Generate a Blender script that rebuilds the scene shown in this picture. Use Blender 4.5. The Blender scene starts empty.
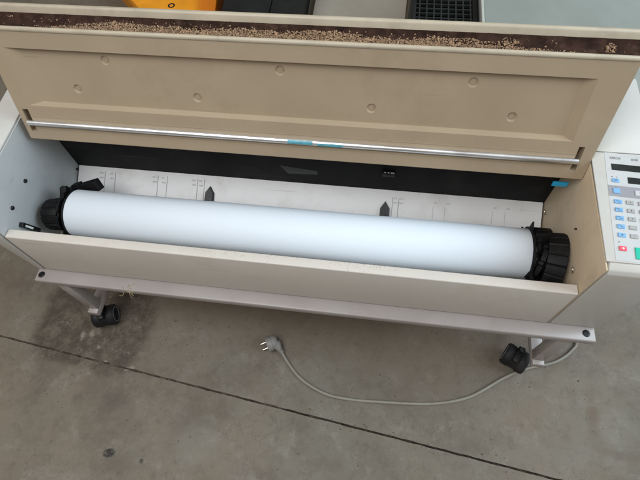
import bpy, bmesh, math, random
from mathutils import Vector, Matrix, noise
random.seed(7)
PI = math.pi
scene = bpy.context.scene
COL = scene.collection

# ------------------------------------------------------------------ helpers
class MB:
    """collects shapes in one bmesh, links them as one mesh object"""
    def __init__(s): s.bm = bmesh.new()
    def add(s, vs, fs):
        v = [s.bm.verts.new(p) for p in vs]
        out = []
        for f in fs:
            try: out.append(s.bm.faces.new([v[i] for i in f]))
            except ValueError: pass
        return v, out
    def box(s, a, b, bev=0, seg=2, mat=None):
        (x0, y0, z0), (x1, y1, z1) = a, b
        vs = [(x0,y0,z0),(x1,y0,z0),(x1,y1,z0),(x0,y1,z0),(x0,y0,z1),(x1,y0,z1),(x1,y1,z1),(x0,y1,z1)]
        return s.hexa(vs, bev, seg, mat)
    def hexa(s, vs, bev=0, seg=2, mat=None):
        if mat is not None: vs = [mat @ Vector(p) for p in vs]
        v, f = s.add(vs, [(0,3,2,1),(4,5,6,7),(0,1,5,4),(1,2,6,5),(2,3,7,6),(3,0,4,7)])
        if bev:
            es = {e for q in f for e in q.edges}
            bmesh.ops.bevel(s.bm, geom=list(es), offset=bev, segments=seg, profile=.5, affect='EDGES')
        return s
    def prism(s, prof, x0, x1, bev=0, seg=2):
        """closed yz profile extruded along X"""
        n = len(prof)
        vs = [(x0, y, z) for y, z in prof] + [(x1, y, z) for y, z in prof]
        fs = [tuple(range(n)), tuple(range(2*n-1, n-1, -1))] + [(i, i+n, (i+1) % n+n, (i+1) % n) for i in range(n)]
        v, f = s.add(vs, fs)
        if bev:
            bmesh.ops.bevel(s.bm, geom=list({e for q in f for e in q.edges}), offset=bev, segments=seg, profile=.5, affect='EDGES')
        return s
    def cyl(s, p0, p1, r0, r1=None, n=32, caps=True):
        r1 = r0 if r1 is None else r1
        return s.lathe(p0, p1, [(0, r0), (1, r1)], n, caps)
    def lathe(s, p0, p1, prof, n=32, caps=True, rib=None):
        """prof: (fraction along the axis, radius); rib(angle) scales the radius"""
        p0, p1 = Vector(p0), Vector(p1); ax = (p1-p0); d = ax.normalized()
        u = d.orthogonal().normalized(); w = d.cross(u)
        rings = []
        for t, r in prof:
            ring = []
            for i in range(n):
                a = 2*PI*i/n; k = rib(i) if rib else 1
                ring.append(s.bm.verts.new(p0+ax*t+(u*math.cos(a)+w*math.sin(a))*r*k))
            rings.append(ring)
        for A, B in zip(rings, rings[1:]):
            for i in range(n):
                s.bm.faces.new((A[i], A[(i+1) % n], B[(i+1) % n], B[i]))
        if caps:
            s.bm.faces.new(rings[0][::-1]); s.bm.faces.new(rings[-1])
        return s
    def tube(s, pts, r, n=12):
        pts = [Vector(p) for p in pts]; rings = []
        up = Vector((0, 0, 1))
        for i, p in enumerate(pts):
            d = (pts[min(i+1, len(pts)-1)]-pts[max(i-1, 0)]).normalized()
            u = d.cross(up)
            if u.length < 1e-4: u = d.orthogonal()
            u.normalize(); w = u.cross(d)
            rr = r(i/(len(pts)-1)) if callable(r) else r
            rings.append([s.bm.verts.new(p+(u*math.cos(2*PI*k/n)+w*math.sin(2*PI*k/n))*rr) for k in range(n)])
        for A, B in zip(rings, rings[1:]):
            for i in range(n): s.bm.faces.new((A[i], A[(i+1) % n], B[(i+1) % n], B[i]))
        s.bm.faces.new(rings[0][::-1]); s.bm.faces.new(rings[-1])
        return s
    def build(s, name, mat, parent=None, ang=38, smooth=True):
        bmesh.ops.recalc_face_normals(s.bm, faces=s.bm.faces)
        me = bpy.data.meshes.new(name); s.bm.to_mesh(me); s.bm.free()
        me.materials.append(mat)
        if smooth:
            me.polygons.foreach_set('use_smooth', [True]*len(me.polygons))
            me.set_sharp_from_angle(angle=math.radians(ang))
        o = bpy.data.objects.new(name, me); COL.objects.link(o)
        if parent: o.parent = parent
        return o

def thing(name, label, cat, group=None, loc=(0, 0, 0)):
    o = bpy.data.objects.new(name, None); COL.objects.link(o); o.location = loc
    o.empty_display_size = .05
    o['label'] = label; o['category'] = cat
    if group: o['group'] = group
    return o
def catmull(pts, k=10):
    P = [Vector(p) for p in pts]; P = [2*P[0]-P[1]]+P+[2*P[-1]-P[-2]]; out = []
    for i in range(1, len(P)-2):
        for j in range(k):
            t = j/k; a, b, c, d = P[i-1:i+3]
            out.append(.5*((2*b)+(c-a)*t+(2*a-5*b+4*c-d)*t*t+(3*b-a-3*c+d)*t**3))
    out.append(P[-2]); return out

# ------------------------------------------------------------------ materials
def mat(name, col, rough=.5, spec=.5, metal=0, var=.06, vscale=18, bump=.05, bscale=220,
        dirt=None, dirt_amt=0, dirt_scale=9, coat=0, wear=None, wear_amt=0):
    m = bpy.data.materials.new(name); m.use_nodes = True
    nt = m.node_tree; N = nt.nodes; Lk = nt.links
    b = N['Principled BSDF']
    b.inputs['Roughness'].default_value = rough; b.inputs['Metallic'].default_value = metal
    b.inputs['Specular IOR Level'].default_value = spec
    if coat: b.inputs['Coat Weight'].default_value = coat; b.inputs['Coat Roughness'].default_value = .15
    tc = N.new('ShaderNodeTexCoord')
    n1 = N.new('ShaderNodeTexNoise'); n1.inputs['Scale'].default_value = vscale; n1.inputs['Detail'].default_value = 6
    Lk.new(tc.outputs['Object'], n1.inputs['Vector'])
    mr = N.new('ShaderNodeMapRange'); mr.inputs[1].default_value = .3; mr.inputs[2].default_value = .7
    mr.inputs[3].default_value = 1-var; mr.inputs[4].default_value = 1+var
    Lk.new(n1.outputs['Fac'], mr.inputs[0])
    mul = N.new('ShaderNodeVectorMath'); mul.operation = 'SCALE'; mul.inputs[0].default_value = col
    Lk.new(mr.outputs[0], mul.inputs['Scale'])
    src = mul.outputs[0]
    if dirt:
        n2 = N.new('ShaderNodeTexNoise'); n2.inputs['Scale'].default_value = dirt_scale; n2.inputs['Detail'].default_value = 9; n2.inputs['Roughness'].default_value = .7
        Lk.new(tc.outputs['Object'], n2.inputs['Vector'])
        r2 = N.new('ShaderNodeMapRange'); r2.inputs[1].default_value = .52; r2.inputs[2].default_value = .78; r2.inputs[4].default_value = dirt_amt
        Lk.new(n2.outputs['Fac'], r2.inputs[0])
        mx = N.new('ShaderNodeMix'); mx.data_type = 'RGBA'; mx.inputs[7].default_value = (*dirt, 1)
        Lk.new(r2.outputs[0], mx.inputs[0]); Lk.new(src, mx.inputs[6]); src = mx.outputs[2]
    if wear:
        # hairline scuffs along two directions, and specks
        for sc, off, lo, amt in (((4, 130, 130), 0, .68, 1), ((60, 9, 60), 3, .72, .7), ((230, 230, 230), 7, .71, .9)):
            mp = N.new('ShaderNodeMapping'); mp.inputs['Scale'].default_value = sc; mp.inputs['Rotation'].default_value = (0, 0, .06*off); mp.inputs['Location'].default_value = (off, off, off)
            Lk.new(tc.outputs['Object'], mp.inputs[0])
            n4 = N.new('ShaderNodeTexNoise'); n4.inputs['Scale'].default_value = 1; n4.inputs['Detail'].default_value = 3; Lk.new(mp.outputs[0], n4.inputs['Vector'])
            r4 = N.new('ShaderNodeMapRange'); r4.inputs[1].default_value = lo; r4.inputs[2].default_value = lo+.07; r4.inputs[4].default_value = wear_amt*amt
            Lk.new(n4.outputs['Fac'], r4.inputs[0])
            mx = N.new('ShaderNodeMix'); mx.data_type = 'RGBA'; mx.inputs[7].default_value = (*wear, 1)
            Lk.new(r4.outputs[0], mx.inputs[0]); Lk.new(src, mx.inputs[6]); src = mx.outputs[2]
    Lk.new(src, b.inputs['Base Color'])
    rr = N.new('ShaderNodeMapRange'); rr.inputs[1].default_value = .3; rr.inputs[2].default_value = .7
    rr.inputs[3].default_value = max(rough-.07, .03); rr.inputs[4].default_value = min(rough+.07, 1)
    Lk.new(n1.outputs['Fac'], rr.inputs[0]); Lk.new(rr.outputs[0], b.inputs['Roughness'])
    if bump:
        n3 = N.new('ShaderNodeTexNoise'); n3.inputs['Scale'].default_value = bscale; n3.inputs['Detail'].default_value = 3
        Lk.new(tc.outputs['Object'], n3.inputs['Vector'])
        bp = N.new('ShaderNodeBump'); bp.inputs['Strength'].default_value = bump; bp.inputs['Distance'].default_value = .002
        Lk.new(n3.outputs['Fac'], bp.inputs['Height']); Lk.new(bp.outputs[0], b.inputs['Normal'])
    return m

M = dict(
    lid=mat('yellowed_lid_plastic', (.390, .308, .212), .46, .42, var=.09, vscale=4, dirt=(.25, .18, .12), dirt_amt=.50, dirt_scale=5, wear=(.27, .20, .14), wear_amt=.45),
    rim=mat('lid_rim_plastic', (.47, .41, .31), .42, .45, var=.08, dirt=(.26, .20, .14), dirt_amt=.45, dirt_scale=14, wear=(.25, .19, .13), wear_amt=.5),
    side=mat('yellowed_side_plastic', (.61, .485, .335), .5, .4, var=.05, vscale=6, dirt=(.25, .18, .12), dirt_amt=.45, dirt_scale=8, wear=(.25, .18, .11), wear_amt=.4),
    grey=mat('grey_painted_metal', (.44, .46, .46), .5, .4, var=.05, vscale=6, dirt=(.26, .25, .23), dirt_amt=.35, dirt_scale=8, wear=(.24, .24, .23), wear_amt=.4),
    body=mat('off_white_housing', (.585, .58, .545), .45, .4, var=.04, vscale=6, dirt=(.42, .36, .29), dirt_amt=.30, dirt_scale=7, wear=(.42, .37, .31), wear_amt=.4),
    panel=mat('putty_front_panel', (.60, .560, .505), .5, .4, var=.05, vscale=5, dirt=(.35, .28, .21), dirt_amt=.42, dirt_scale=5, wear=(.34, .27, .20), wear_amt=.5),
    plate=mat('cream_paper_plate', (.70, .69, .68), .42, .4, var=.04, vscale=8, dirt=(.42, .37, .33), dirt_amt=.45, dirt_scale=12, wear=(.36, .33, .30), wear_amt=.45),
    bar=mat('mauve_grey_enamel', (.34, .305, .29), .36, .5, var=.06, vscale=10, dirt=(.24, .19, .16), dirt_amt=.45, dirt_scale=12, wear=(.58, .55, .51), wear_amt=.45),
    black=mat('black_plastic', (.009, .009, .010), .42, .35, var=.2, bump=.08),
    blackm=mat('matt_black_metal', (.006, .006, .007), .55, .22, var=.3, dirt=(.035, .033, .03), dirt_amt=.8, dirt_scale=7, wear=(.07, .068, .064), wear_amt=.5),
    rubber=mat('caster_rubber', (.010, .010, .011), .6, .3, var=.3, dirt=(.06, .052, .045), dirt_amt=.5, dirt_scale=40),
    ring=mat('caster_ring', (.22, .22, .22), .5),
    chrome=mat('bright_steel', (.90, .91, .93), .34, .5, 1, var=.04, bump=0),
    steel=mat('dull_steel', (.55, .52, .48), .35, .5, 1, var=.1),
    paper=mat('white_paper', (.72, .785, .85), .62, .25, var=.012, vscale=4, bump=.03, bscale=500),
    core=mat('cardboard_core', (.45, .33, .2), .8),
    foam=mat('rotten_brown_foam', (.036, .019, .014), .95, .1, var=.5, vscale=60, bump=.6, bscale=180, dirt=(.13, .08, .055), dirt_amt=.6, dirt_scale=40),
    crumb=mat('tan_foam_crumbs', (.34, .225, .140), .9, .2, var=.35, vscale=140, bump=0),
    label=mat('pale_grey_label', (.53, .54, .535), .4, .4, var=.05, bump=0, dirt=(.36, .34, .31), dirt_amt=.4, dirt_scale=45),
    band=mat('mid_grey_band', (.30, .30, .325), .4, .4, var=.03, bump=0),
    lcd=mat('dark_display', (.018, .022, .022), .2, .5, var=.2, bump=0),
    blue=mat('sky_blue_key', (.20, .42, .68), .45, .4, var=.06, bump=0),
    key=mat('grey_key', (.38, .375, .36), .45, .4, var=.06, bump=0),
    lkey=mat('pale_key', (.55, .55, .56), .45, .4, var=.04, bump=0),
    red=mat('red_key', (.78, .10, .14), .45, .4, var=.05, bump=0),
    green=mat('green_key', (.0, .50, .34), .45, .4, var=.05, bump=0),
    ink=mat('dark_ink', (.07, .075, .09), .6, .3, var=.1, bump=0),
    paleink=mat('faint_grey_ink', (.30, .30, .31), .6, .3, var=.1, bump=0),
    whiteink=mat('white_ink', (.75, .75, .72), .6, .3, var=.1, bump=0),
    tape=mat('cyan_tape', (.10, .36, .44), .4, .5, var=.3, vscale=160, bump=.1, dirt=(.50, .54, .54), dirt_amt=1, dirt_scale=90),
    bluetape=mat('blue_tab', (.03, .46, .80), .4, .5, var=.1),
    cord=mat('grey_pvc', (.24, .225, .185), .5, .4, var=.08, vscale=50, dirt=(.22, .18, .14), dirt_amt=.5, dirt_scale=40),
    plug=mat('grey_plug_rubber', (.22, .21, .195), .5, .4, var=.1, vscale=40, dirt=(.2, .17, .14), dirt_amt=.4, dirt_scale=40),
    brass=mat('nickel_pins', (.72, .68, .6), .25, .5, 1, bump=0),
    hub=mat('worn_black_hub', (.004, .004, .0045), .6, .22, var=.3, bump=.2, bscale=90, dirt=(.03, .028, .026), dirt_amt=.6, dirt_scale=30),
    grit=mat('floor_grit', (.16, .125, .09), .9, .2, var=.6, vscale=120, bump=0),
    dust=mat('brown_dust', (.22, .15, .09), .9, .2, var=.3, bump=0),
    straw=mat('dry_straw', (.55, .45, .27), .8, .2, var=.2),
    orange=mat('orange_plastic', (.85, .33, .015), .45, .4, var=.10, vscale=14, dirt=(.20, .09, .03), dirt_amt=.75, dirt_scale=12),
    orange2=mat('deep_orange_edge', (.68, .19, .008), .45, .4, var=.1, dirt=(.25, .1, .03), dirt_amt=.5, dirt_scale=14),
    cabinet=mat('grey_green_cabinet', (.29, .325, .30), .5, .4, var=.06, vscale=4, dirt=(.22, .22, .19), dirt_amt=.4, dirt_scale=5),
    cabedge=mat('cabinet_edge', (.48, .50, .46), .45, .4),
    crate=mat('dark_crate_plastic', (.012, .013, .013), .6, .25, var=.2),
    pale=mat('pale_board', (.40, .37, .31), .7, .3, var=.08, vscale=6, dirt=(.3, .28, .23), dirt_amt=.5),
)

# concrete: mottled slab with stains of their own shape, and shade painted under the copier
def concrete():
    m = bpy.data.materials.new('concrete'); m.use_nodes = True
    nt = m.node_tree; N = nt.nodes; L = nt.links; b = N['Principled BSDF']
    tc = N.new('ShaderNodeTexCoord'); P = tc.outputs['Object']
    def nz(scale, det=8, rough=.6, dist=0, off=(0, 0, 0)):
        mp = N.new('ShaderNodeMapping'); mp.inputs['Location'].default_value = off; L.new(P, mp.inputs[0])
        n = N.new('ShaderNodeTexNoise'); n.inputs['Scale'].default_value = scale; n.inputs['Detail'].default_value = det
        n.inputs['Roughness'].default_value = rough; n.inputs['Distortion'].default_value = dist
        L.new(mp.outputs[0], n.inputs['Vector']); return n.outputs['Fac']
    def mr(x, a, c, lo=0, hi=1):
        r = N.new('ShaderNodeMapRange'); r.interpolation_type = 'SMOOTHSTEP'
        for i, v in zip((1, 2, 3, 4), (a, c, lo, hi)): r.inputs[i].default_value = v
        L.new(x, r.inputs[0]); return r.outputs[0]
    def math_(op, a, c):
        n = N.new('ShaderNodeMath'); n.operation = op
        for i, v in enumerate((a, c)):
            if isinstance(v, (int, float)): n.inputs[i].default_value = v
            else: L.new(v, n.inputs[i])
        return n.outputs[0]
    def mix(f, a, c):
        n = N.new('ShaderNodeMix'); n.data_type = 'RGBA'
        L.new(f, n.inputs[0])
        for i, v in ((6, a), (7, c)):
            if isinstance(v, tuple): n.inputs[i].default_value = (*v, 1)
            else: L.new(v, n.inputs[i])
        return n.outputs[2]
    def blob(c, rx, ry, ang=0, wob=.5, wscale=9, soft=.5):
        """1 inside an uneven ellipse centred on c"""
        mp = N.new('ShaderNodeMapping'); mp.vector_type = 'TEXTURE'
        mp.inputs['Location'].default_value = (*c, 0); mp.inputs['Rotation'].default_value = (0, 0, ang); mp.inputs['Scale'].default_value = (rx, ry, 1)
        L.new(P, mp.inputs[0])
        ln = N.new('ShaderNodeVectorMath'); ln.operation = 'LENGTH'; L.new(mp.outputs[0], ln.inputs[0])
        d = math_('ADD', ln.outputs['Value'], math_('MULTIPLY', math_('SUBTRACT', nz(wscale, 6, .65, 0, (c[0]*7, c[1]*5, 3)), .5), wob*2))
        return mr(d, 1+soft*.3, 1-soft)
    big = mr(nz(1.6, 6, .6, .2), .36, .64)
    col = mix(big, (.184, .148, .111), (.166, .150, .118))
    col = mix(mr(nz(6, 12, .74, .15, (3, 1, 0)), .44, .68, 0, .70), col, (.115, .092, .070))
    col = mix(mr(nz(13, 12, .78, .1, (8, 2, 0)), .50, .70, 0, .65), col, (.245, .228, .195))
    col = mix(mr(nz(34, 9, .8, .1, (1, 9, 0)), .48, .70, 0, .6), col, (.10, .082, .064))
    # stains, with brown shade painted in under and before the copier
    mp = N.new('ShaderNodeMapping'); mp.vector_type = 'TEXTURE'
    mp.inputs['Location'].default_value = (-.535, -.135, 0); mp.inputs['Rotation'].default_value = (0, 0, -.10); mp.inputs['Scale'].default_value = (.155, .112, 1)
    L.new(P, mp.inputs[0]); sp = N.new('ShaderNodeSeparateXYZ'); L.new(mp.outputs[0], sp.inputs[0])
    q4 = lambda v: math_('POWER', math_('ABSOLUTE', v, 0), 4)
    dd = math_('POWER', math_('ADD', q4(sp.outputs[0]), q4(sp.outputs[1])), .25)
    patch = mr(math_('ADD', dd, math_('MULTIPLY', math_('SUBTRACT', nz(14, 8, .7), .5), .55)), 1.10, .86)
    pt = math_('MULTIPLY', patch, mr(nz(20, 12, .8, .1, (4, 4, 0)), .36, .58, .25, .95))
    col = mix(pt, col, (.060, .048, .035))
    col = mix(math_('MULTIPLY', patch, mr(nz(34, 9, .8, .1, (2, 5, 0)), .57, .66, 0, .75)), col, (.30, .265, .21))
    col = mix(math_('MULTIPLY', blob((.10, -.02), .58, .16, -.08, .35, 4, .8), .60), col, (.100, .070, .046))  # shade beneath the copier, painted into the floor colour
    col = mix(math_('MULTIPLY', blob((.30, -.16), .28, .10, -.1, .45, 5, .9), .30), col, (.105, .078, .056))  # painted shade between the copier and the cable
    col = mix(math_('MULTIPLY', blob((-.22, -.34), .07, .05, .3, .5, 14, .8), .35), col, (.10, .085, .07))
    col = mix(math_('MULTIPLY', blob((-.42, -.31), .045, .03, .0, .5, 20, .8), .45), col, (.08, .072, .06))
    col = mix(math_('MULTIPLY', blob((-.19, -.38), .06, .05, .0, .3, 12, .5), .30), col, (.24, .225, .19))
    col = mix(math_('MULTIPLY', blob((-.387, -.424), .016, .011, .2, .6, 60, .4), mr(nz(140, 4, .7), .42, .5, .3, 1)), col, (.03, .028, .026))
    col = mix(math_('MULTIPLY', blob((-.308, -.430), .005, .006, .2, .6, 60, .4), .8), col, (.05, .045, .04))
    for c_, rx_, ry_ in (((-.553, -.165), .008, .012), ((-.532, -.157), .007, .010), ((-.402, -.233), .014, .006), ((-.47, -.225), .006, .004), ((-.50, -.190), .004, .005)):
        col = mix(math_('MULTIPLY', blob(c_, rx_, ry_, .3, 1.6, 90, .5), .45), col, (.33, .30, .245))
    # craze cracks
    vc = N.new('ShaderNodeTexVoronoi'); vc.feature = 'DISTANCE_TO_EDGE'; vc.inputs['Scale'].default_value = 34
    wc = N.new('ShaderNodeVectorMath'); wc.operation = 'MULTIPLY_ADD'; n5 = N.new('ShaderNodeTexNoise'); n5.inputs['Scale'].default_value = 40; n5.inputs['Detail'].default_value = 5
    L.new(P, n5.inputs['Vector']); L.new(n5.outputs['Color'], wc.inputs[0]); wc.inputs[1].default_value = (.03, .03, 0); L.new(P, wc.inputs[2]); L.new(wc.outputs[0], vc.inputs['Vector'])
    craze = math_('MULTIPLY', mr(vc.outputs['Distance'], .035, .0), math_('MULTIPLY', mr(nz(5, 5, .6, 0, (1, 5, 0)), .52, .64), .32))
    col = mix(craze, col, (.085, .068, .05))
    # pits
    vp = N.new('ShaderNodeTexVoronoi'); vp.inputs['Scale'].default_value = 55; L.new(P, vp.inputs['Vector'])
    pit = math_('MULTIPLY', mr(vp.outputs['Distance'], .13, .05), mr(nz(23, 4, .6, 0, (2, 2, 0)), .56, .62))
    col = mix(math_('MULTIPLY', pit, .75), col, (.055, .045, .035))
    # two rust-brown rub marks at the right, one along and one across
    col = mix(math_('MULTIPLY', blob((.690, -.205), .016, .075, -.05, .5, 22, .8), .40), col, (.110, .072, .045))
    col = mix(math_('MULTIPLY', blob((.760, -.285), .09, .012, -.12, .5, 22, .8), .35), col, (.115, .08, .05))
    # scratches: stretched noise
    def scratch(ang, off, lo):
        mp = N.new('ShaderNodeMapping'); mp.inputs['Rotation'].default_value = (0, 0, ang); mp.inputs['Scale'].default_value = (5, 110, 1); mp.inputs['Location'].default_value = off
        L.new(P, mp.inputs[0]); n = N.new('ShaderNodeTexNoise'); n.inputs['Detail'].default_value = 3; n.inputs['Scale'].default_value = 1
        L.new(mp.outputs[0], n.inputs['Vector']); return mr(n.outputs['Fac'], lo, lo+.05, 0, .4)
    col = mix(scratch(.5, (0, 0, 0), .72), col, (.09, .07, .05))
    col = mix(scratch(-.7, (5, 3, 0), .73), col, (.26, .24, .2))
    # fine cracks
    vo = N.new('ShaderNodeTexVoronoi'); vo.feature = 'DISTANCE_TO_EDGE'; vo.inputs['Scale'].default_value = 2.3
    wa = N.new('ShaderNodeVectorMath'); wa.operation = 'MULTIPLY_ADD'
    nn = N.new('ShaderNodeTexNoise'); nn.inputs['Scale'].default_value = 6; nn.inputs['Detail'].default_value = 8; L.new(P, nn.inputs['Vector'])
    L.new(nn.outputs['Color'], wa.inputs[0]); wa.inputs[1].default_value = (.35, .35, 0); L.new(P, wa.inputs[2]); L.new(wa.outputs[0], vo.inputs['Vector'])
    crack = math_('MULTIPLY', mr(vo.outputs['Distance'], .006, 0), mr(nz(3, 3, .5, 0, (7, 7, 0)), .56, .68, 0, .28))
    col = mix(crack, col, (.11, .09, .07))
    # grit
    col = mix(mr(nz(330, 3, .6), .62, .74, 0, .6), col, (.08, .068, .055))
    col = mix(mr(nz(260, 3, .6, 0, (3, 3, 3)), .66, .76, 0, .5), col, (.32, .30, .26))
    L.new(col, b.inputs['Base Color'])
    L.new(mr(nz(7, 6), .3, .7, .55, .82), b.inputs['Roughness'])
    b.inputs['Specular IOR Level'].default_value = .35
    h = math_('ADD', math_('MULTIPLY', nz(60, 8, .65), .6), math_('MULTIPLY', nz(420, 3), .25))
    h = math_('SUBTRACT', h, math_('MULTIPLY', crack, .6)); h = math_('SUBTRACT', h, math_('MULTIPLY', pit, 1.2)); h = math_('SUBTRACT', h, math_('MULTIPLY', craze, .5))
    bp = N.new('ShaderNodeBump'); bp.inputs['Strength'].default_value = .35; bp.inputs['Distance'].default_value = .004
    L.new(h, bp.inputs['Height']); L.new(bp.outputs[0], b.inputs['Normal'])
    return m
M['concrete'] = concrete()
M['joint'] = mat('joint_dirt', (.060, .047, .036), .95, .1, var=.5, vscale=60, bump=.6, bscale=150, dirt=(.24, .2, .15), dirt_amt=.8, dirt_scale=30)

# ------------------------------------------------------------------ the floor, with its saw-cut joint
def jline(x): return -.193 + (x+.773)*(-.1126)
mb = MB(); xs = [-14]+[-1.6+i*.012 for i in range(270)]+[14]
up, dn = [], []
for x in xs:
    w = .0024+.0013*noise.noise((x*40, 0, 0))+.0008*noise.noise((x*160, 5, 0))
    w2 = .0022+.0013*noise.noise((x*37, 9, 0))+.0008*noise.noise((x*150, 7, 0))
    up.append((x, jline(x)+max(w, .0007), 0)); dn.append((x, jline(x)-max(w2, .0007), 0))
V = mb.bm.verts.new
U = [V(p) for p in up]; D = [V(p) for p in dn]
U2 = [V((x, y, -.016)) for x, y, z in up]; D2 = [V((x, y, -.016)) for x, y, z in dn]
UF = [V((x, 14, 0)) for x, y, z in up]; DF = [V((x, -14, 0)) for x, y, z in dn]
for i in range(len(xs)-1):
    for A, B in ((U, UF), (DF, D), (U2, U), (D, D2)):
        mb.bm.faces.new((A[i], A[i+1], B[i+1], B[i]))
fl = mb.build('floor', M['concrete'], smooth=False); fl['kind'] = 'structure'
mb = MB(); n = 700; rows = []
for i in range(n+1):                             # dirt packed in the cut, nearly full at the left, deep at the right
    x = -1.7+3.4*i/n; full = max(0, min(1, (.10-x)/.35))
    z = -.0120+.0100*full+.0022*noise.noise((x*60, 1, 2))+.0012*noise.noise((x*210, 3, 2))
    rows.append([mb.bm.verts.new((x, jline(x)+dy, min(z+dz, -.0004))) for dy, dz in ((-.006, 0), (-.001, .0006*noise.noise((x*90, 8, 1))), (.001, .0006*noise.noise((x*80, 4, 1))), (.006, 0))])
for A, B in zip(rows, rows[1:]):
    for k in range(3): mb.bm.faces.new((A[k], A[k+1], B[k+1], B[k]))
o = mb.build('floor_joint', M['joint']); o['kind'] = 'structure'

# ------------------------------------------------------------------ the copier
cop = thing('wide_format_copier', 'beige wide-format copier with its lid open, on a low stand with casters', 'copier')
XL, XR = -.531, .511
YF, ZT, ZB = -.0954, .401, .257
# front panel
MB().box((XL+.0012, YF, ZB+.0005), (XR-.0012, YF+.0185, ZT), .0022, 3).build('front_panel', M['panel'], cop)
# chassis: tray floor and the hidden back box
mb = MB(); mb.box((XL+.001, YF+.0215, ZB), (XR-.001, .3, .263)); mb.box((XL+.001, .16, .266), (XR-.001, .315, .455), .003)
mb.build('chassis', M['panel'], cop)
MB().box((XL+.0005, .152, .268), (XR-.0005, .158, .47)).build('back_wall', M['blackm'], cop)
# sloped paper plate
K1 = Vector((0, .1515, .3035)); K2 = Vector((0, .1016, .2758)); kd = (K1-K2).normalized(); kn = Vector((0, -kd.z, kd.y))
def kp(x, s, h=0): p = K2+kd*s+kn*h; return (x, p.y, p.z)
a, b_ = -.022, .0572
mb = MB(); mb.hexa([kp(XL+.003, a, -.002), kp(XR-.003, a, -.002), kp(XR-.003, b_, -.002), kp(XL+.003, b_, -.002), kp(XL+.003, a), kp(XR-.003, a), kp(XR-.003, b_), kp(XL+.003, b_)])
plate = mb.build('paper_plate', M['plate'], cop)

def text_mesh(txt, size, width=None):
    cu = bpy.data.curves.new('t', 'FONT'); cu.body = txt; cu.size = size; cu.resolution_u = 3; cu.fill_mode = 'FRONT'
    o = bpy.data.objects.new('t', cu); COL.objects.link(o)
    dg = bpy.context.evaluated_depsgraph_get(); me = bpy.data.meshes.new_from_object(o.evaluated_get(dg))
    bpy.data.objects.remove(o); bpy.data.curves.remove(cu)
    if width:
        w = max(v.co.x for v in me.vertices)-min(v.co.x for v in me.vertices); k = width/w
        for v in me.vertices: v.co.x *= k
    return me
def add_text(mb, txt, size, origin, ex, ey, width=None):
    me = text_mesh(txt, size, width); o, ex, ey = Vector(origin), Vector(ex), Vector(ey)
    vs = [mb.bm.verts.new(o+ex*v.co.x+ey*v.co.y) for v in me.vertices]
    for p in me.polygons:
        try: mb.bm.faces.new([vs[i] for i in p.vertices])
        except ValueError: pass
    bpy.data.meshes.remove(me)
mb = MB()
def pline(x, s0, s1, w=.0006): mb.add([kp(x-w, s0, .0004), kp(x+w, s0, .0004), kp(x+w, s1, .0004), kp(x-w, s1, .0004)], [(0, 1, 2, 3)])
for x, t in ((-.462, 'A0+'), (-.437, 'A0'), (-.334, 'A1+'), (-.312, 'A1'), (-.240, 'A2+'), (-.224, 'A2')):
    pline(x, -.004, .048)
    add_text(mb, t, .0062, kp(x-.0135, .0415, .0004), (1, 0, 0), kd); add_text(mb, 'MM', .005, kp(x-.0125, .031, .0004), (1, 0, 0), kd, .009)
for x, t in ((.198, 'A2'), (.211, 'A2+')):
    pline(x, .0, .042)
    add_text(mb, t, .0060, kp(x+.0015, .0385, .0004), (1, 0, 0), kd); add_text(mb, 'MM', .005, kp(x+.0015, .029, .0004), (1, 0, 0), kd, .008)
for x, t in ((.285, 'A1'), (.310, 'A1+'), (.408, 'A0'), (.434, 'A0+')):
    pline(x, .002, .03, .0003)
    add_text(mb, t, .0050, kp(x+.0015, .036, .0004), (1, 0, 0), kd)
mb.build('printed_scale', M['paleink'], plate, smooth=False)

# black house-shaped paper guides
def guide(x, tip):
    mb = MB(); w = .0104
    pts = [(-w, -.03), (w, -.03), (w, tip-.016), (0, tip), (-w, tip-.016)]
    vs = [kp(x+u, s, .001) for u, s in pts]+[kp(x+u*.8, s-.004 if i == 3 else s, .013 if s < 0 else .009) for i, (u, s) in enumerate(pts)]
    mb.add(vs, [(0, 1, 2, 3, 4), (9, 8, 7, 6, 5)]+[(i, (i+1) % 5, (i+1) % 5+5, i+5) for i in range(5)])
    mb.box((x-w*.8, .07, .275), (x+w*.8, .095, .29), .001)
    return mb.build('paper_guide', M['black'], cop, ang=25)
guide(-.209, .034); guide(.183, .033)
# optical sensor, and a paler patch painting a reflection on the black wall
mb = MB(); mb.box((.170, .148, .355), (.196, .1515, .372), .0008); sen = mb.build('sensor', M['black'], cop)
mb = MB()
for x in (.174, .181, .187, .191): mb.box((x, .1474, .3685), (x+.0028, .1479, .3712))
mb.build('sensor_pins', M['whiteink'], sen)
mb = MB(); mb.add([(-.030, .1516, .335), (.034, .1516, .339), (.034, .1516, .352), (-.046, .1516, .362)], [(0, 1, 2, 3)])
mb.build('painted_reflection', M['lcd'], cop, smooth=False)

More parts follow.
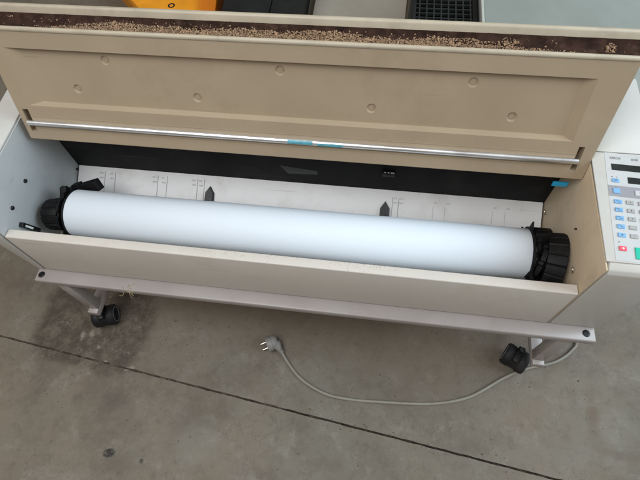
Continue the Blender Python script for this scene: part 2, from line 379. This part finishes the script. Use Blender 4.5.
# side plates (inner walls) and outer housings
def ztop(y): return .4955+min(y-YF, .217)*.045
def wall_prof(y0, y1, dz=0): return [(y0, .262), (y1, .262), (y1, ztop(y1)+dz), (y0, ztop(y0)+dz)]
MB().prism(wall_prof(YF+.002, .30, -.003), XR, XR+.0026, .0006).build('side_plate', M['side'], cop)
MB().prism(wall_prof(YF+.002, .30, -.003), XL-.0026, XL, .0006).build('side_plate', M['grey'], cop)
def housing(x0, xb, xt, y1):
    """front profile extruded sideways; the outer side leans out towards the top"""
    prof = [(YF, ZB), (y1, ZB), (y1, ztop(y1)-.0012), (YF+.0135, ztop(YF)-.0012), (YF+.004, ztop(YF)-.006), (YF, ztop(YF)-.014)]
    mb = MB(); n = len(prof)
    xo = lambda z: xb+(xt-xb)*(z-ZB)/(.5-ZB)
    vs = [(x0, y, z) for y, z in prof]+[(xo(z), y, z) for y, z in prof]
    v, f = mb.add(vs, [tuple(range(n)), tuple(range(2*n-1, n-1, -1))]+[(i, i+n, (i+1) % n+n, (i+1) % n) for i in range(n)])
    bmesh.ops.bevel(mb.bm, geom=list({e for q in f for e in q.edges}), offset=.0018, segments=2, profile=.5, affect='EDGES')
    return mb
hr = housing(XR+.0058, .6005, .6145, .302).build('side_housing', M['body'], cop)
hl = housing(XL-.0056, -.5495, -.590, .302).build('side_housing', M['body'], cop)

# control panel: a slab let into the top of the right housing
cp = MB()
def cpv(x, y, h): return (x, y, ztop(y)+h)
for y0, y1, name in ((YF+.0150, .1215, 'c'), (.1232, .300, 'r')):
    mb = MB(); xi = XR+.0002
    mb.hexa([cpv(xi, y0, -.002), cpv(.6130, y0, -.002), cpv(.6140, y1, -.002), cpv(xi, y1, -.002),
             cpv(xi, y0, .0012), cpv(.6130, y0, .0012), cpv(.6140, y1, .0012), cpv(xi, y1, .0012)], .0011, 2)
    o = mb.build('control_panel' if name == 'c' else 'top_cover', M['body'], cop)
    if name == 'c': ctl = o
ANG = math.radians(-2.3)
ex = Vector((math.cos(ANG), math.sin(ANG), 0)); ey = Vector((-math.sin(ANG), math.cos(ANG), 0)); ey.z = .045
H0 = .0012
def LP(x, y, h=0): return Vector((x, y, ztop(y)+H0+h))
def rect(mb, cx, cy, w, h, z0, z1=None, bev=0):
    c = LP(cx, cy); up_ = Vector((0, 0, 1))
    q = [c+ex*sx*w/2+ey*sy*h/2 for sx, sy in ((-1, -1), (1, -1), (1, 1), (-1, 1))]
    if z1 is None: mb.add([p+up_*z0 for p in q], [(0, 1, 2, 3)])
    else: mb.hexa([p+up_*z0 for p in q]+[p+up_*z1 for p in q], bev, 1)
mb = MB(); rect(mb, .5655, .0205, .074, .199, -.0002, .0005)
lab = mb.build('label_plate', M['label'], ctl)
mb = MB(); rect(mb, .5668, .0445, .0740, .0205, .0004, .0008); mb.build('grey_band', M['band'], lab)
mb = MB(); rect(mb, .5635, .0915, .047, .0125, .0004, .0010); mb.build('display_window', M['lcd'], lab)
mb = MB(); rect(mb, .5815, .0668, .0390, .0120, .0004, .0010); mb.build('display_window', M['lcd'], lab)
def key(cx, cy, w, h, m, name='key'):
    mb = MB(); rect(mb, cx, cy, w, h, .0004, .0020, .0005); k = mb.build(name, M[m], lab); return k
key(.5428, .0655, .0112, .0068, 'blue'); key(.5415, .0455, .0105, .0095, 'blue'); key(.5755, .0435, .0130, .0100, 'lkey'); key(.594, .0428, .013, .010, 'lkey')
for i in range(5):
    y = .0255-.0150*i; x = .5412-.0006*i
    key(x, y, .0115, .0072, 'blue')
    for j in range(3): key(x+.0178*(j+1)-.0002, y-.0007*(j+1), .0112, .0072, 'key')
key(.5368, -.0575, .0108, .0078, 'red', 'stop_key'); key(.5640, -.0640, .0205, .0195, 'green', 'start_key')
mb = MB()
T = lambda t, s, x, y, w=None, h=.0009: add_text(mb, t, s, LP(x, y, h), ex, ey, w)
T('XEROX', .0062, .5392, .1085, .0175); T('3030', .0058, .5722, .1072, .0108)
for x in (.5385, .5455): rect(mb, x, .0725, .0030, .0007, .0009)
rect(mb, .5415, .0528, .0022, .0006, .0012)
rect(mb, .5330, -.0465, .0016, .0016, .0009)
for i in range(5):
    y = .0255-.0150*i; x = .5412-.0006*i
    if i < 4:
        rect(mb, x-.002, y+.0016, .0045, .0007, .0022); rect(mb, x+.0012, y-.0012, .0045, .0007, .0022)
    else: rect(mb, x, y, .0022, .0022, .0022)
    for j in range(3):
        n = '123456789 0 '[i*3+j] if i < 4 else '* #'[j]
        if n != ' ': T(n, .0048, x+.0178*(j+1)-.0015, y-.0007*(j+1)-.0017, None, .0022)
rect(mb, .5425, .0662, .006, .0008, .0022); rect(mb, .5425, .0642, .004, .0008, .0022)
T('1', .006, .5748, .0413, None, .0022)
mb.build('panel_lettering', M['ink'], lab, smooth=False)
mb = MB(); rect(mb, .5372, -.0575, .003, .003, .0022); mb.build('stop_mark', M['whiteink'], lab, smooth=False)

# fittings on the inner walls
def screw(p, s, r=.0042):
    mb = MB(); x, y, z = p
    mb.lathe((x, y, z), (x+s*.004, y, z), [(0, r), (.5, r), (.85, r*.75), (1, r*.4)], 20)
    o = mb.build('screw', M['black'], cop); return o
screw((XL, .023, .418), 1); screw((XL, -.039, .415), 1); screw((XL, .141, .302), 1, .003); screw((XR, .019, .422), -1, .0017)
def clip(y, z, r):
    mb = MB(); pts = [(XR-.003-.002*math.sin(t), y+r*math.cos(t), z+r*1.2*math.sin(t)) for t in [i*PI*1.7/20 for i in range(21)]]
    mb.tube(pts, .0011, 8); return mb.build('spring_clip', M['steel'], cop)
clip(.126, .306, .0045); clip(-.047, .394, .0045)
mb = MB(); R_ = Matrix.Translation((XL+.006, -.051, .366)) @ Matrix.Rotation(math.radians(17), 4, 'X')
mb.box((-.005, -.0045, -.035), (.004, .0045, .017), .0008, 2, R_)
lev = mb.build('latch_lever', M['black'], cop)
mb = MB(); mb.box((.0040, -.0028, -.012), (.0044, .0012, .010), 0, 1, R_); mb.build('lever_mark', M['whiteink'], lev)

# ------------------------------------------------------------------ the lid
LA = math.radians(18.8); L0 = Vector((0, .0907, .469)); ld = Vector((0, math.sin(LA), math.cos(LA))); ln = Vector((0, math.cos(LA), -math.sin(LA)))
def lp(x, s, t): p = L0+ld*s+ln*t; return Vector((x, p.y, p.z))
mb = MB()
xs = [-.516, -.5065, -.4945, -.487, .470, .4830, .4925, .5085]; ss = [.0, .016, .062, .0705, .176, .2065]
def xt(i, x, s): return x+.0100*s/.2065 if i == 7 else (x-.002*s/.2065 if i == 0 else x)
G = {(i, j): mb.bm.verts.new(lp(xt(i, x, s), s, 0)) for i, x in enumerate(xs) for j, s in enumerate(ss)}
F = mb.bm.faces.new
for i in range(7):
    for j in range(5):
        if (i, j) in ((1, 1), (5, 1), (3, 3)): continue
        F((G[i, j], G[i+1, j], G[i+1, j+1], G[i, j+1]))
# recessed panel, sloped sides
DR = .0095
inn = [mb.bm.verts.new(lp(x, s, DR)) for x, s in ((-.463, .0756), (.4545, .0756), (.4545, .1740), (-.463, .1740))]
out = [G[3, 3], G[4, 3], G[4, 4], G[3, 4]]
for i in range(4): F((out[i], out[(i+1) % 4], inn[(i+1) % 4], inn[i]))
BOSS = ((-.314, .159), (-.384, .104), (-.162, .1015), (-.012, .158), (.140, .102), (.295, .156), (.367, .102))
edges = [mb.bm.edges.get((inn[k], inn[(k+1) % 4])) or mb.bm.edges.new((inn[k], inn[(k+1) % 4])) for k in range(4)]
for x, s in BOSS:                                # shallow round dimples pressed into the recess
    rings = []
    for rad, dt in ((.0084, 0), (.0080, .0004), (.0066, .0026), (.0052, .0030), (.0046, .0024)):
        rings.append([mb.bm.verts.new(lp(x+rad*math.cos(2*PI*k/28), s+rad*math.sin(2*PI*k/28), DR+dt)) for k in range(28)])
    for A, B in zip(rings, rings[1:]):
        for k in range(28): F((A[k], A[(k+1) % 28], B[(k+1) % 28], B[k]))
    F(rings[-1]); edges += [mb.bm.edges.get((rings[0][k], rings[0][(k+1) % 28])) for k in range(28)]
bmesh.ops.triangle_fill(mb.bm, use_beauty=True, use_dissolve=False, edges=edges)
# slots for the rod ends
for i in (1, 5):
    out = [G[i, 1], G[i+1, 1], G[i+1, 2], G[i, 2]]
    inn = [mb.bm.verts.new(v.co+ln*.02) for v in out]
    for k in range(4): F((out[k], out[(k+1) % 4], inn[(k+1) % 4], inn[k]))
    F(inn)
# shell: bottom, sides, back, and the gasket channel along the free edge
TH = .056
XA, XB = (-.516, .5085), (-.518, .5185)
def sx(k, s): return XA[k]+(XB[k]-XA[k])*max(s, 0)/.2065
def strip(prof):
    a = [mb.bm.verts.new(lp(sx(0, s), s, t)) for s, t in prof]; b = [mb.bm.verts.new(lp(sx(1, s), s, t)) for s, t in prof]
    for k in range(len(prof)-1): F((a[k], a[k+1], b[k+1], b[k]))
X0, X1 = -.518, .5185
strip([(0, 0), (-.002, .002), (-.002, TH), (.225, TH)])
for k in (0, 1):
    F([mb.bm.verts.new(lp(sx(k, s), s, t)) for s, t in ((0, 0), (-.002, .002), (-.002, TH), (.225, TH), (.199, .047), (.199, .006), (.2065, 0))])
# two shallow ribs beside the rod
for s0, s1, t in ((.0245, .0268, -.0012), (.0475, .0490, -.0006)):
    q = [(-.4945, s0), (.483, s0), (.483, s1), (-.4945, s1)]
    mb.hexa([lp(x, s, .001) for x, s in q]+[lp(x, s, t) for x, s in q])
lid = mb.build('lid', M['lid'], cop, ang=28)
# rolled rims along the free edge
mb = MB()
def roundbar(s0, s1, t0, t1, r=.0022):
    q = [(X0-.001, s0), (X1+.001, s0), (X1+.001, s1), (X0-.001, s1)]
    mb.hexa([lp(x, s, t1) for x, s in q]+[lp(x, s, t0) for x, s in q], r, 3)
roundbar(.2030, .2112, -.0020, .0062, .0036); o = mb.build('inner_rim', M['rim'], lid)
mb = MB(); X1 += .012; roundbar(.196, .2315, .0465, .0580, .0042); X1 -= .001; mb.build('outer_rim', M['rim'], lid)
# rotten foam gasket in the channel
mb = MB(); n = 260; rows = []
for i in range(n+1):
    x = X0+.002+(X1-X0-.004)*i/n; row = []
    for k, (s, t) in enumerate(((.2005, .0045), (.2025, .014), (.2030, .026), (.2045, .037), (.2125, .0445), (.2195, .0468))):
        h = (.0022*noise.noise((x*50, k*.9, 1))+.0016*noise.noise((x*170, k*2.1, 4)))*(1, 1, 1, .7, .3, .05)[k]
        row.append(mb.bm.verts.new(lp(x, s+h, t-(.3*h if k > 3 else 0))))
    rows.append(row)
for A, B in zip(rows, rows[1:]):
    for k in range(5): mb.bm.faces.new((A[k], A[k+1], B[k+1], B[k]))
foam = mb.build('foam_gasket', M['foam'], lid, ang=60)
ICO_V = []; PHI = (1+5**.5)/2
for a_ in (-1, 1):
    for b2 in (-PHI, PHI): ICO_V += [Vector((0, a_, b2)), Vector((a_, b2, 0)), Vector((b2, 0, a_))]
ICO_V = [v.normalized() for v in ICO_V]
ICO_F = [(i, j, k) for i in range(12) for j in range(i+1, 12) for k in range(j+1, 12) if all((ICO_V[p]-ICO_V[q]).length < 1.1 for p, q in ((i, j), (j, k), (i, k)))]
ICO_F = [f if (ICO_V[f[1]]-ICO_V[f[0]]).cross(ICO_V[f[2]]-ICO_V[f[0]]).dot(ICO_V[f[0]]) > 0 else f[::-1] for f in ICO_F]
def crumbs_mesh(name, spots, m, parent):
    vs, fs = [], []
    for p, rad in spots:
        sc = Vector((rad*random.uniform(.7, 1.35), rad*random.uniform(.6, 1.15), rad*random.uniform(.6, 1)))
        R_ = Matrix.Rotation(random.random()*6, 3, Vector((random.random()-.5, random.random()-.5, random.random()-.4)).normalized())
        k = len(vs); vs += [p+R_ @ Vector((v.x*sc.x, v.y*sc.y, v.z*sc.z))*random.uniform(.85, 1.15) for v in ICO_V]
        fs += [(a+k, b+k, c+k) for a, b, c in ICO_F]
    me = bpy.data.meshes.new(name); me.from_pydata(vs, [], fs); me.materials.append(m)
    o = bpy.data.objects.new(name, me); COL.objects.link(o); o.parent = parent; o['kind'] = 'stuff'; return o
spots = []
while len(spots) < 12500:
    x = random.uniform(X0+.01, X1-.01); f = random.random(); t = .015+.029*f
    # heap in the middle of the strip, thinning out to both ends, with gaps
    dens = max(0, min(1, (x+.44)/.14, (.45-x)/.24))**1.2
    top = .80+.38*noise.noise((x*9, 2, 3))+.15*noise.noise((x*45, 6, 3))
    heap = dens*(1 if f < top*min(1, .45+dens) else .05)
    heap *= min(1, .25+f*4)
    isl = 1 if noise.noise((x*34, t*90, 12)) > .47 else .006
    if random.random() > max(heap, isl*.8): continue
    s = (.2035+(t-.033)*.75 if t > .033 else .2028)+.0012+random.random()*(.0034*dens*math.sin(PI*min(1, f/.9))+.0005)
    spots.append((lp(x, s, t), random.choice((.0004, .0004, .0005, .0006, .0007, .0008, .0009, .0015))*random.uniform(.8, 1.2)))
crumbs_mesh('foam_crumbs', spots, M['crumb'], lid)
# steel guide rod
mb = MB(); mb.cyl(lp(-.5025, .0365, -.0035), lp(.4885, .0365, -.0035), .0052, n=28); rod = mb.build('guide_rod', M['chrome'], lid)
mb = MB()
for x0, x1, a0, a1 in ((-.003, .042, -55, 30), (.050, .096, -25, 55)):     # torn strips stuck to the front of the rod
    c0 = lp(0, .0365, -.0035); ni = 14; g = []
    for k in range(ni+1):
        x = x0+(x1-x0)*k/ni; row = []
        for q in range(7):
            a = math.radians(a0+(a1-a0)*q/6+(9*noise.noise((x*120, q, 2)) if q in (0, 6) else 0))
            d_ = -ln*math.cos(a)-ld*math.sin(a)*.9
            p = c0+d_.normalized()*.00545; row.append(mb.bm.verts.new((x+.0015*noise.noise((q*3, x*9, 1)), p.y, p.z)))
        g.append(row)
    for A, B in zip(g, g[1:]):
        for q in range(6): mb.bm.faces.new((A[q], A[q+1], B[q+1], B[q]))
mb.build('tape_wrap', M['tape'], rod)
# blue tab under the lid's right corner
mb = MB(); mb.box((.478, .108, .4200), (.5045, .112, .4310), .0006); mb.build('blue_tab', M['bluetape'], cop)
# crumbs and dust on the top of the front panel
spots = []
for i in range(200):
    x = (random.uniform(-.36, .24) if i % 3 == 0 else random.gauss(-.05, .08) if i % 3 == 1 else random.gauss(.14, .03))
    spots.append((Vector((x, YF+.0175-abs(random.gauss(0, .006)), ZT+.0002)), random.uniform(.0002, .00055)))
crumbs_mesh('panel_crumbs', [q for q in spots if q[0].y > YF+.001], M['dust'], cop)

# ------------------------------------------------------------------ paper roll with its two hubs
RY, RZ, RR = .0028, .3427, .0490
roll = thing('paper_roll', 'thick roll of white paper on black end hubs lying in the open copier', 'paper roll')
mb = MB()
mb.lathe((-.4500, RY, RZ), (.4475, RY, RZ), [(0, .028), (0, RR-.0008), (.0009, RR), (.9991, RR), (1, RR-.0008), (1, .028)], 128, False)
pp = mb.build('paper', M['paper'], roll, ang=50)
mb = MB(); a = math.radians(118)    # loose outer edge of the sheet
mb.add([(-.4585, RY+(RR+.0005)*math.cos(a+d), RZ+(RR+.0005)*math.sin(a+d)) for d in (0, .25)][:0], [])
mb.bm.free()
def ribs(n, depth, duty=.6): return lambda i: (1 if (i % n)/n < duty else 1-depth)
def hub_right():
    h = MB(); ax = lambda x: (x, RY, RZ)
    h.lathe(ax(.4480), ax(.4510), [(0, .030), (0, .0530), (1, .0530), (1, .0300)], 64)
    for an in (47, 107, 168, 229, 290, 350):      # pointed fins of the flange
        c = math.radians(an); d = Vector((0, math.cos(c), math.sin(c))); e = Vector((0, -math.sin(c), math.cos(c)))
        b0 = Vector(ax(.449)); q = [b0+d*.050-e*.010, b0+d*.050+e*.010, b0+d*.0660+e*.004]
        h.add([p for p in q]+[p+Vector((.003, 0, 0)) for p in q], [(0, 1, 2), (5, 4, 3), (0, 1, 4, 3), (1, 2, 5, 4), (2, 0, 3, 5)])
    return h.build('hub', M['hub'], roll)
hubr = hub_right()
mb = MB(); mb.cyl((.4510, RY, RZ), (.5000, RY-.008, RZ-.004), .0260, n=48); mb.build('hub_neck', M['blackm'], hubr)
mb = MB()
mb.lathe((.4760, RY-.008, RZ-.004), (.5085, RY-.013, RZ-.003), [(.6, .012), (.5, .0400), (0, .0500), (0, .0530), (.45, .0565), (.95, .0590), (1, .0570), (1, .012)], 162, False, ribs(9, .030, .86))
mb.build('hub_grip', M['hub'], hubr)
mb = MB()                                       # clamp block on top of the hub
Rm = Matrix.Translation((.470, RY, RZ)) @ Matrix.Rotation(math.radians(-34), 4, 'X')
mb.box((-.016, -.011, .030), (.012, .010, .0510), .0015, 2, Rm); mb.box((-.012, .013, .028), (.022, .028, .0460), .0015, 2, Rm)
mb.box((.013, -.006, .030), (.024, .006, .0470), .001, 2, Rm); mb.box((-.012, -.0015, .0508), (.010, .0015, .0530), .0006, 2, Rm)
mb.build('hub_clamp', M['hub'], hubr)
mb = MB()
mb.lathe((-.4530, RY, RZ), (-.4504, RY, RZ), [(0, .030), (0, .0505), (1, .0505), (1, .030)], 64)
mb.lathe((-.4650, RY, RZ), (-.4600, RY, RZ), [(0, .025), (0, .0500), (1, .0510), (1, .025)], 96, True, ribs(12, .10, .75))
mb.cyl((-.4860, RY, RZ), (-.4504, RY, RZ), .030, n=40)
hubl = mb.build('hub', M['hub'], roll)
mb = MB()
mb.lathe((-.5130, RY-.006, RZ-.006), (-.4760, RY-.003, RZ-.003), [(0, .012), (0, .0300), (.08, .0325), (.9, .0350), (1, .033), (1, .02)], 120, True, ribs(10, .06, .78))
mb.build('hub_grip', M['hub'], hubl)
mb = MB()                                       # latch block leaning on the plate behind the roll
Rm = Matrix.Translation((-.468, RY, RZ)) @ Matrix.Rotation(math.radians(-52), 4, 'X')
mb.box((-.016, -.010, .030), (.010, .010, .0520), .0015, 2, Rm); mb.box((-.004, -.022, .032), (.006, -.013, .0560), .001, 2, Rm)
Rm2 = Matrix.Translation((-.452, .067, .3450)) @ Matrix.Rotation(math.radians(-26), 4, 'Y') @ Matrix.Rotation(math.radians(-25), 4, 'X')
mb.box((-.042, -.008, -.013), (.034, .010, .011), .0015, 2, Rm2); mb.box((-.040, -.006, .011), (-.016, .008, .015), .001, 2, Rm2)
mb.build('hub_latch', M['hub'], hubl)

mb = MB()
mb.lathe((.4512, RY-.004, RZ-.002), (.4600, RY-.006, RZ-.003), [(0, .030), (0, .0460), (.5, .0480), (1, .0450), (1, .03)], 120, True, ribs(12, .12, .62))
mb.lathe((.4640, RY-.006, RZ-.003), (.4715, RY-.008, RZ-.004), [(0, .026), (0, .0400), (1, .0430), (1, .026)], 120, True, ribs(15, .10, .7))
mb.build('hub_collar', M['hub'], hubr)

# ------------------------------------------------------------------ rolling stand
st = thing('rolling_stand', 'low grey steel stand with four casters under the copier', 'stand')
mb = MB(); mb.box((-.5490, -.1225, .2370), (.5985, -.0920, .2555), .0030, 3); bar = mb.build('crossbar', M['bar'], st)
mb = MB(); mb.box((-.5490, .2400, .2370), (.5985, .2705, .2555), .003, 3); mb.build('crossbar', M['bar'], st)
for x, y in ((-.5365, -.1080), (.5815, -.1075)):
    mb = MB(); mb.lathe((x, y, .2553), (x, y, .2565), [(0, .0072), (.5, .0072), (1, .0060), (1, .0036), (.2, .0030)], 28); pl = mb.build('hole_plug', M['black'], bar)
for x in (-.496, .5495):
    for y in (-.1095, .255):
        mb = MB(); mb.box((x-.013, y-.011, .0905), (x+.013, y+.011, .2372), .002, 2); mb.build('post', M['bar'], st)
    mb = MB(); mb.box((x-.0125, -.1300, .0700), (x+.0125, .2750, .0900), .002, 2); mb.build('foot_beam', M['bar'], st)
def caster(x, y, ang):
    Rm = Matrix.Translation((x, y, 0)) @ Matrix.Rotation(ang, 4, 'Z')
    mb = MB(); mb.cyl(Rm @ Vector((0, 0, .052)), Rm @ Vector((0, 0, .0702)), .0060, n=16)
    mb.box((-.0075, -.028, .030), (.0075, .012, .056), .003, 2, Rm); mb.cyl(Rm @ Vector((-.0085, -.010, .0265)), Rm @ Vector((.0085, -.010, .0265)), .0245, n=32)
    c = mb.build('caster', M['black'], st)
    for sx in (-1, 1):
        w = MB(); w.lathe(Rm @ Vector((sx*.0070, -.010, .0265)), Rm @ Vector((sx*.0270, -.010, .0265)), [(0, .016), (0, .0240), (.2, .0265), (.8, .0265), (1, .0235), (1, .0190), (.9, .0170), (.9, .004)], 40)
        wo = w.build('wheel', M['rubber'], c)
        w = MB(); w.lathe(Rm @ Vector((sx*.0266, -.010, .0265)), Rm @ Vector((sx*.0276, -.010, .0265)), [(0, .0195), (1, .0195), (1, .0178), (0, .0178)], 40, False)
        w.build('wheel_ring', M['ring'], wo)
caster(-.500, -.106, math.radians(18)); caster(.525, -.094, math.radians(-28)); caster(-.496, .245, .4); caster(.5495, .245, 1.2)
# wisp of straw caught on the crossbar
mb = MB()
for i in range(9):
    p = Vector((-.336+random.gauss(0, .006), -.1215+random.gauss(0, .004), .2562)); a = random.random()*6
    pts = [p]
    for k in range(5):
        a += random.uniform(-.6, .6); q = pts[-1]+Vector((math.cos(a), math.sin(a)*.8, 0))*.0030
        q.z = .2562+random.random()*.002 if q.y > -.121 else .2555-(-.121-q.y)*1.2
        pts.append(q)
    mb.tube(pts, .00032, 5)
sw = mb.build('straw_wisp', M['straw']); sw['label'] = 'small wisp of dry straw caught on the front edge of the grey crossbar'; sw['category'] = 'straw'

# ------------------------------------------------------------------ power cord
cord = thing('power_cord', 'grey power cord with right-angle plug lying loose on the concrete', 'power cord')
cp_ = [(-.033, -.146, .012), (-.028, -.155, .0070), (-.004, -.182, .0042), (.022, -.205, .0042), (.056, -.223, .0042), (.098, -.236, .0042), (.155, -.239, .0042), (.215, -.236, .0042), (.275, -.232, .0042), (.329, -.226, .0042), (.378, -.215, .0042),
       (.420, -.199, .0042), (.455, -.177, .0042), (.490, -.152, .0042), (.525, -.131, .0042), (.560, -.115, .0042), (.619, -.094, .0042), (.660, -.062, .0042), (.676, -.030, .0042), (.670, .06, .0042), (.62, .16, .0042), (.5, .25, .0042), (.40, .29, .0042), (.38, .305, .02), (.38, .318, .10), (.38, .316, .27)]
MB().tube(catmull(cp_, 8), .0036, 12).build('cable', M['cord'], cord)
# plug: round body lying on its side, pins pointing left, strain relief leaving at a right angle
mb = MB(); pc = Vector((-.056, -.131, .0185)); d = Vector((-.86, -.50, .0)).normalized()
mb.lathe(pc-d*.012, pc+d*.016, [(0, .006), (.05, .0125), (.2, .0160), (.42, .0178), (.50, .0178), (.50, .0170), (.55, .0170), (.55, .0182), (.95, .0182), (1, .0172), (1, .004)], 36)
e = Vector((.50, -.60, 0)).normalized()
mb.lathe(pc-d*.004+e*.004, Vector(cp_[0])+Vector((.003, -.006, -.0015)), [(0, .0125), (.35, .0105), (.55, .0070), (.62, .0075), (.66, .0058), (.72, .0068), (.76, .0054), (.82, .0062), (.86, .005), (.92, .0056), (1, .0046)], 20)
pg = mb.build('plug', M['plug'], cord)
up_ = Vector((0, 0, 1)); sd = d.cross(up_)
for k in (-1, 1):
    mb = MB(); c = pc+(up_*.80+sd*.60)*.0088*k
    mb.lathe(c+d*.014, c+d*.0310, [(0, .0024), (.9, .0024), (1, .0014)], 14); mb.build('pin', M['brass'], pg)

spots = []
for i in range(520):
    x = random.choice((random.gauss(-.5, .13), random.uniform(-.75, .75), random.uniform(-.6, .65))); y = random.choice((random.gauss(-.16, .06), random.gauss(-.08, .08), jline(x)+random.gauss(0, .012), random.uniform(-.46, .05)))
    if abs(y-jline(x)) > .0045: spots.append((Vector((x, y, .0003)), random.choice((.0006, .0008, .0010, .0014, .0020))*random.uniform(.7, 1.2)))
g_ = crumbs_mesh('floor_grit', spots, M['grit'], None); g_['label'] = 'fine brown grit scattered over the concrete around the casters and the floor joint'; g_['category'] = 'grit'

# ------------------------------------------------------------------ things behind the copier
oc = thing('orange_tray', 'orange plastic tray with brown scuffs, lying on the floor behind the lid', 'tray')
def quadbox(q, z0, z1, bev=.004, mb=None):
    mb = mb or MB(); mb.hexa([(x, y, z0) for x, y in q]+[(x, y, z1) for x, y in q], bev, 2); return mb
q = [(-.690, .950), (-.500, .950), (-.590, 1.36), (-1.10, 1.36)]
mb = quadbox(q, .0, .085); base = mb.build('tray_body', M['orange'], oc)
mb = quadbox([(-.4985, .945), (-.448, .945), (-.520, 1.365), (-.5885, 1.365)], .0, .110); mb.build('tray_edge', M['orange2'], oc)
mb = MB()
mb.lathe((-.640, 1.040, .0845), (-.640, 1.040, .0862), [(0, .013), (1, .013), (1, .008), (.2, .007)], 20); mb.build('hole', M['black'], base)
bb = thing('black_toolbox', 'black plastic box with a thin seam beside the orange tray', 'box')
quadbox([(-.405, .90), (-.2430, .90), (-.262, 1.4), (-.43, 1.4)], 0, .16, .003).build('box_body', M['crate'], bb)
quadbox([(-.2405, .90), (-.148, .90), (-.165, 1.4), (-.2595, 1.4)], 0, .16, .003).build('box_lid', M['crate'], bb)
pb = thing('pale_board', 'pale worn board lying on the floor between black box and dark crate', 'board')
quadbox([(-.13, .90), (.205, .90), (.215, 1.5), (-.14, 1.5)], .0, .022).build('board', M['pale'], pb)
cr = thing('mesh_crate', 'dark plastic crate with a square grid, behind the lid beside the cabinet', 'crate')
mb = MB(); X_0, X_1, Y_0, Y_1, Z_1 = .215, .398, .70, 1.06, .27
mb.box((X_0, Y_0, 0), (X_1, Y_0+.012, Z_1), .002); mb.box((X_0, Y_1-.012, 0), (X_1, Y_1, Z_1), .002)
mb.box((X_0, Y_0+.012, 0), (X_0+.012, Y_1-.012, Z_1), .002); mb.box((X_1-.012, Y_0+.012, 0), (X_1, Y_1-.012, Z_1), .002)
mb.box((X_0+.012, Y_0+.012, .002), (X_1-.012, Y_1-.012, .012)); mb.build('crate_body', M['crate'], cr)
mb = MB(); k = 0
for i in range(8): x = X_0+.020+i*.0205; mb.box((x, Y_0+.012, Z_1-.012), (x+.004, Y_1-.012, Z_1-.004))
for i in range(17): y = Y_0+.020+i*.0205; mb.box((X_0+.012, y, Z_1-.0125), (X_1-.012, y+.004, Z_1-.0045))
mb.build('grid', M['lcd'], cr)
cb = thing('steel_cabinet', 'low grey-green cabinet with a pale front strip and a painted edge highlight behind the copier on the right', 'cabinet')
quadbox([(.412, .50), (1.5, .50), (1.5, 1.35), (.412, 1.35)], .0, .290, .004).build('cabinet_body', M['cabinet'], cb)
quadbox([(.404, .4965), (1.5, .4965), (1.5, .4995), (.404, .4995)], .272, .292, .0008).build('edge_strip_highlight', M['cabedge'], cb)
quadbox([(.404, .5005), (.4115, .5005), (.4115, 1.35), (.404, 1.35)], .262, .292, .0015).build('edge_strip_highlight', M['cabedge'], cb)  # paler strip painting the highlight along the cabinet's left edge

# ------------------------------------------------------------------ camera, light, world
cam = bpy.data.cameras.new('camera'); co = bpy.data.objects.new('camera', cam); COL.objects.link(co)
Rr = Vector((.98987148, .13278878, -.05021543)); Ur = Vector((-.09269520, .87244874, .47983413)); Fr = Vector((-.10752698, .47031939, -.87592101))
m3 = Matrix((Rr, Ur, -Fr)).transposed()
co.matrix_world = Matrix.Translation((.1598, -.4401, 1.1491)) @ m3.to_4x4()
cam.sensor_width = 36; cam.lens = 36*469.97/640; cam.clip_start = .02; cam.clip_end = 100
scene.camera = co

def area(name, loc, target, size, power, col, sy=None):
    l = bpy.data.lights.new(name, 'AREA'); l.energy = power; l.color = col; l.size = size
    if sy: l.shape = 'RECTANGLE'; l.size_y = sy
    o = bpy.data.objects.new(name, l); COL.objects.link(o); o.location = loc
    o.rotation_euler = (Vector(target)-Vector(loc)).to_track_quat('-Z', 'Y').to_euler()
    return o
area('door_light', (2.5, .2, 2.0), (0, 0, .3), 2.0, 84, (.74, .885, 1.0))
area('roof_light', (-.7, -1.0, 2.9), (0, 0, .3), 1.8, 60, (.96, .98, 1.0))
w = bpy.data.worlds.new('World'); scene.world = w; w.use_nodes = True
bg = w.node_tree.nodes['Background']; bg.inputs[0].default_value = (1.0, .88, .74, 1); bg.inputs[1].default_value = .235
scene.view_settings.view_transform = 'Standard'; scene.view_settings.look = 'None'; scene.view_settings.exposure = 0; scene.view_settings.gamma = 1
